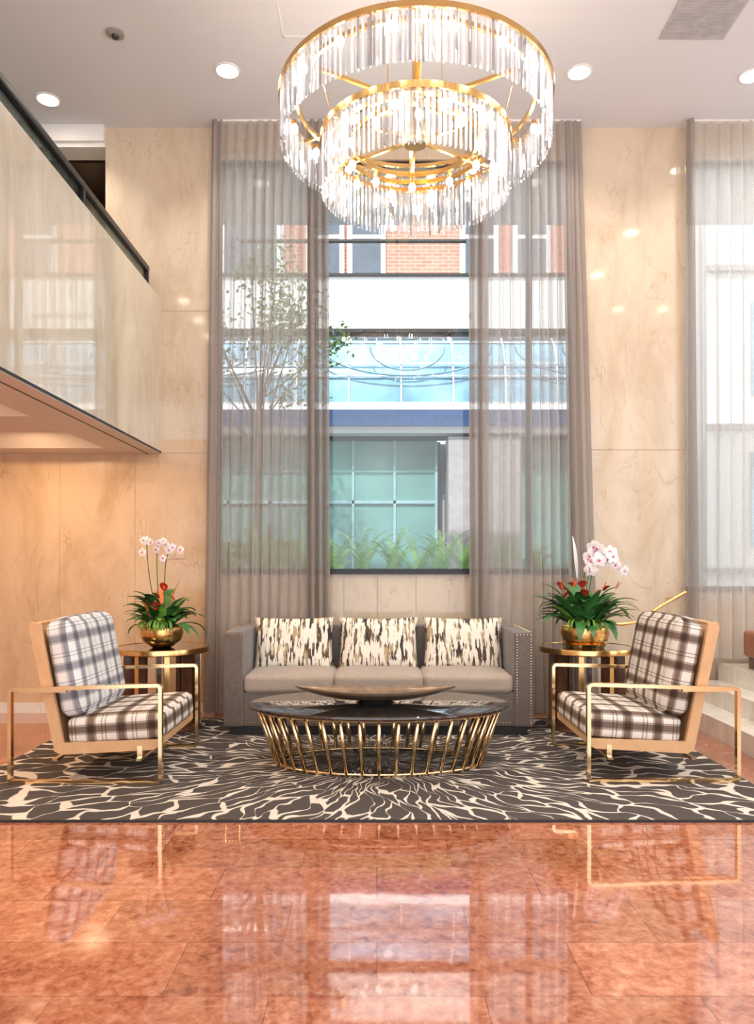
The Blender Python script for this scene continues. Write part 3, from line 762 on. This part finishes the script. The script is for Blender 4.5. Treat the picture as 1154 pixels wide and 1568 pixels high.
# ------------------------------------------------------------------ window planter with ferns
e = empty('fern_planter')
boxes('trough', [(-1.5, 1.85, 7.08, 7.5, .9, 1.22)], pmat('planter_concrete', (.3, .29, .27), .8), e)
bm = bmesh.new(); rnd = random.Random(11)
for cx in [-.75, -.42, -.15, .15, .38, .60, .82, 1.2, -1.1, 1.5]:
    hh = rnd.uniform(.95, 1.35)
    for i in range(14):
        az = rnd.uniform(0, 6.28); ln = rnd.uniform(.38, .60)*hh; el = rnd.uniform(.85, 1.5); dr = rnd.uniform(.9, 1.9)
        p = Vector((cx+rnd.uniform(-.05, .05), 7.27+rnd.uniform(-.05, .05), 1.21)); seg = 34
        sd = Vector((-math.sin(az), math.cos(az), 0))
        for k in range(seg):
            t = k/seg; ee = el-dr*t*t
            d = Vector((math.cos(az)*math.cos(ee), math.sin(az)*math.cos(ee), math.sin(ee))); p2 = p+d*ln/seg
            if p2.y < 7.03: p2.y = 7.03
            if k > 2:
                lw_ = .05*(1-t)**.7+.006
                for s in (-1, 1):
                    tip = p+sd*s*lw_+d*.014
                    bm.faces.new([bm.verts.new(q) for q in (p, tip-d*.002, tip+d*.002, p+(p2-p)*.75)])
            p = p2
mesh('fern_fronds', bm, M_fern, e)

# ------------------------------------------------------------------ exterior
M_teal = pmat('teal_glazing', (.12, .27, .25), .2, var=.2, scale=.6, coat=.1)
M_blueg = pmat('sky_blue_glazing', (.22, .42, .56), .15, var=.45, scale=1.6)
M_blue = pmat('blue_fascia', (.09, .20, .48), .4)
M_wht = pmat('white_render', (.74, .74, .74), .7, var=.03)
M_conc = pmat('grey_concrete', (.33, .30, .31), .8)
M_mull = pmat('aluminium_mullion', (.25, .42, .46), .4)
M_winD = pmat('dark_window_glass', (.08, .10, .13), .1)
M_road = pmat('asphalt', (.22, .22, .23), .9)
M_brick = brick_mat()
box('street_ground', -14, 16, 7.6, 40, -.2, -.1, M_road)
e = empty('street_building')
boxes('brick_upper', [(-9, 4.6, 12.3, 12.6, 5.8, 12)], M_brick, e)
boxes('white_band', [(-9, 4.6, 11.7, 12.6, 4.98, 5.8), (-9, 4.6, 11.6, 12, 3.36, 3.46)], M_wht, e)
boxes('dark_lines', [(-9, 4.6, 11.65, 11.72, 5.80, 5.84), (-9, 4.6, 11.65, 11.9, 4.93, 4.98), (-9, 4.6, 11.9, 12.0, 3.3, 3.36)], M_dark, e)
boxes('blue_band', [(-9, 4.6, 11.5, 12, 3.46, 3.70)], M_blue, e)
bm = bmesh.new(); nn = 12; prev = None
for i in range(nn+1):
    a = math.pi/2*i/nn; y = 12.0-.75*math.cos(a)*1.; z = 3.75+1.15*math.sin(a)
    cur = (bm.verts.new((-9, y, z)), bm.verts.new((4.6, y, z)))
    if prev: bm.faces.new((prev[0], prev[1], cur[1], cur[0]))
    prev = cur
mesh('curved_glass_canopy', bm, M_blueg, e, smooth=True)
bm = bmesh.new()
for k in range(17):
    x = -9+.78*k; pp = None
    for i in range(nn+1):
        a = math.pi/2*i/nn; p = (x, 11.98-.75*math.cos(a), 3.75+1.17*math.sin(a))
        if pp: rod(bm, pp, p, .018, 4)
        pp = p
for z_, y_ in ((3.74, 11.22), (4.15, 11.26), (4.35, 11.3), (4.75, 11.6)): rod(bm, (-9, y_, z_), (4.6, y_, z_), .015, 4)
mesh('canopy_ribs', bm, M_wht, e)
bm = bmesh.new()
for cx in (-2.4, .45, 3.3):      # arched tie bars under the canopy
    for rx, rz in ((1.25, .42), (.55, .34)):
        pp = None
        for i in range(25):
            a = math.pi+math.pi*i/24; p = (cx+rx*math.cos(a), 11.16, 4.55+rz*math.sin(a))
            if pp: rod(bm, pp, p, .014, 5)
            pp = p
mesh('canopy_tie_arches', bm, pmat('steel_blue_paint', (.16, .30, .42), .4), e)
boxes('teal_shopfront', [(-9, .92, 12, 12.2, 0, 3.3), (2.2, 4.6, 12, 12.2, 0, 3.3)], M_teal, e)
ml = [(x-.02, x+.02, 11.96, 12, 0, 3.3) for x in [-8.3+.66*k for k in range(15)] if x < .95]
ml += [(-9, .92, 11.96, 12, 2.3, 2.35), (-9, .92, 11.96, 12, 1.1, 1.2)]
boxes('shopfront_mullions', ml, M_mull, e)
boxes('concrete_pier', [(1.1, 2.2, 11.6, 12.4, -.1, 3.3), (.9, 1.1, 12.3, 12.4, -.1, 3.3)], M_conc, e)
boxes('pier_dark_strip', [(.92, 1.02, 12.1, 12.3, -.1, 3.3)], M_dark, e)  # plain dark strip beside the concrete pier
wf = []; wg = []
for x0 in (-1.15, -.48, .75+.6, 2.2, 3.3):
    for z0 in (5.95, 8.4):
        wf += [(x0, x0+.62, 12.22, 12.3, z0-.1, z0+1.5)]
        wg += [(x0+.08, x0+.54, 12.2, 12.23, z0, z0+.66), (x0+.08, x0+.54, 12.2, 12.23, z0+.74, z0+1.4)]
boxes('sash_frames', wf, M_wht, e); boxes('sash_glass', wg, M_winD, e)
bm = bmesh.new(); bm2 = bmesh.new()
def arch(b_, cx, w_, z0, z1, y):
    pts = [(cx-w_, z0), (cx+w_, z0), (cx+w_, z1)]+[(cx+w_*math.cos(t*math.pi/10), z1+w_*math.sin(t*math.pi/10)) for t in range(1, 10)]+[(cx-w_, z1)]
    b_.faces.new([b_.verts.new((x, y, z)) for x, z in pts])
for cx in (-2.05, -3.4, -4.7, -6):
    arch(bm, cx, .55, 5.95, 6.9, 12.25); arch(bm2, cx, .42, 6.0, 6.85, 12.22)
mesh('arch_surrounds', bm, M_wht, e); mesh('arch_glass', bm2, M_winD, e)
bm = bmesh.new(); rod(bm, (-2, 11.0, 6.05), (1.3, 11.0, 6.05), .03, 8)
mesh('cable_bar', bm, M_dark, e)
boxes('added_white_facade', [(4.6, 13, 10.5, 12.6, -.1, 12)], M_wht, e)  # white block added behind the right-hand sheers so that window reads bright
boxes('string_courses', [(4.58, 13, 10.42, 10.5, z, z+.08) for z in (1.2, 3.2, 5.4, 7.4)], M_conc, e)
boxes('window_strips', [(5.2+1.5*k, 5.9+1.5*k, 10.46, 10.5, z+.4, z+1.7) for k in range(5) for z in (1.2, 3.3, 5.5)], M_blueg, e)
# street tree
e = empty('street_tree', (-1.55, 9.6, -.1))
bm = bmesh.new(); rnd = random.Random(21)
rod(bm, (0, 0, 0), (.05, 0, 3.6), .05, 10, 0, .035)
tips = []
for i in range(18):
    a = rnd.uniform(0, 6.28); z0 = rnd.uniform(2.8, 3.6); r = rnd.uniform(.4, 1.0)
    t = Vector((r*math.cos(a), r*math.sin(a)*.6, z0+rnd.uniform(.6, 2.0))); 
    if t.x > .6: t.x = .6
    rod(bm, (.04, 0, z0), t, .014, 5, 0, .005); tips.append(t)
t = Vector((1.05, -.2, 4.2)); rod(bm, (.04, 0, 3.5), t, .012, 5, 0, .005)
mesh('trunk', bm, pmat('bark', (.16, .12, .09), .9), e)
bm = bmesh.new()
for t in tips+[Vector((1.05, -.2, 4.2))]*1:
    for k in range(110):
        s_ = .17 if t.x < .9 else .09
        c = t+Vector((rnd.gauss(0, s_), rnd.gauss(0, s_), rnd.gauss(0, s_*.9))); q = Euler((rnd.uniform(0, 6), rnd.uniform(0, 6), rnd.uniform(0, 6))).to_quaternion()
        bm.faces.new([bm.verts.new(c+q @ Vector(v)) for v in ((0, -.035, 0), (.02, 0, 0), (0, .035, 0), (-.02, 0, 0))])
mesh('leaves', bm, pmat('tree_leaf', (.16, .32, .10), .6, var=.4), e)
e = empty('hedge', (-2.0, 9.0, -.1))
bm = bmesh.new()
for k in range(2200):
    c = Vector((rnd.uniform(-1.5, 1.1), rnd.uniform(-.2, .2), rnd.uniform(.1, 1.7))); q = Euler((rnd.uniform(0, 6), rnd.uniform(0, 6), rnd.uniform(0, 6))).to_quaternion()
    bm.faces.new([bm.verts.new(c+q @ Vector(v)) for v in ((0, -.08, 0), (.05, 0, 0), (0, .08, 0), (-.05, 0, 0))])
mesh('leaves', bm, M_green2, e)

# ------------------------------------------------------------------ world, sun, camera
w_ = bpy.data.worlds.new('sky'); S.world = w_; w_.use_nodes = True
nt = w_.node_tree; bg = nt.nodes['Background']; bg.inputs[0].default_value = (.92, .96, 1.0, 1); bg.inputs[1].default_value = 2.1
sd = bpy.data.lights.new('sun', 'SUN'); sd.energy = 4.0; sd.angle = .02; sd.color = (1, .97, .93)
so = bpy.data.objects.new('sun', sd); COL.objects.link(so); so.rotation_euler = (math.radians(40), 0, math.radians(-14))
cd = bpy.data.cameras.new('camera'); co = bpy.data.objects.new('camera', cd); COL.objects.link(co)
co.location = (0, 0, 1.32); co.rotation_euler = (math.radians(90), 0, 0)
cd.sensor_fit = 'HORIZONTAL'; cd.sensor_width = 24; cd.lens = 24; cd.shift_y = 85/1200; cd.clip_start = .05
S.camera = co
S.view_settings.view_transform = 'Standard'; S.view_settings.look = 'None'; S.view_settings.exposure = 0.48
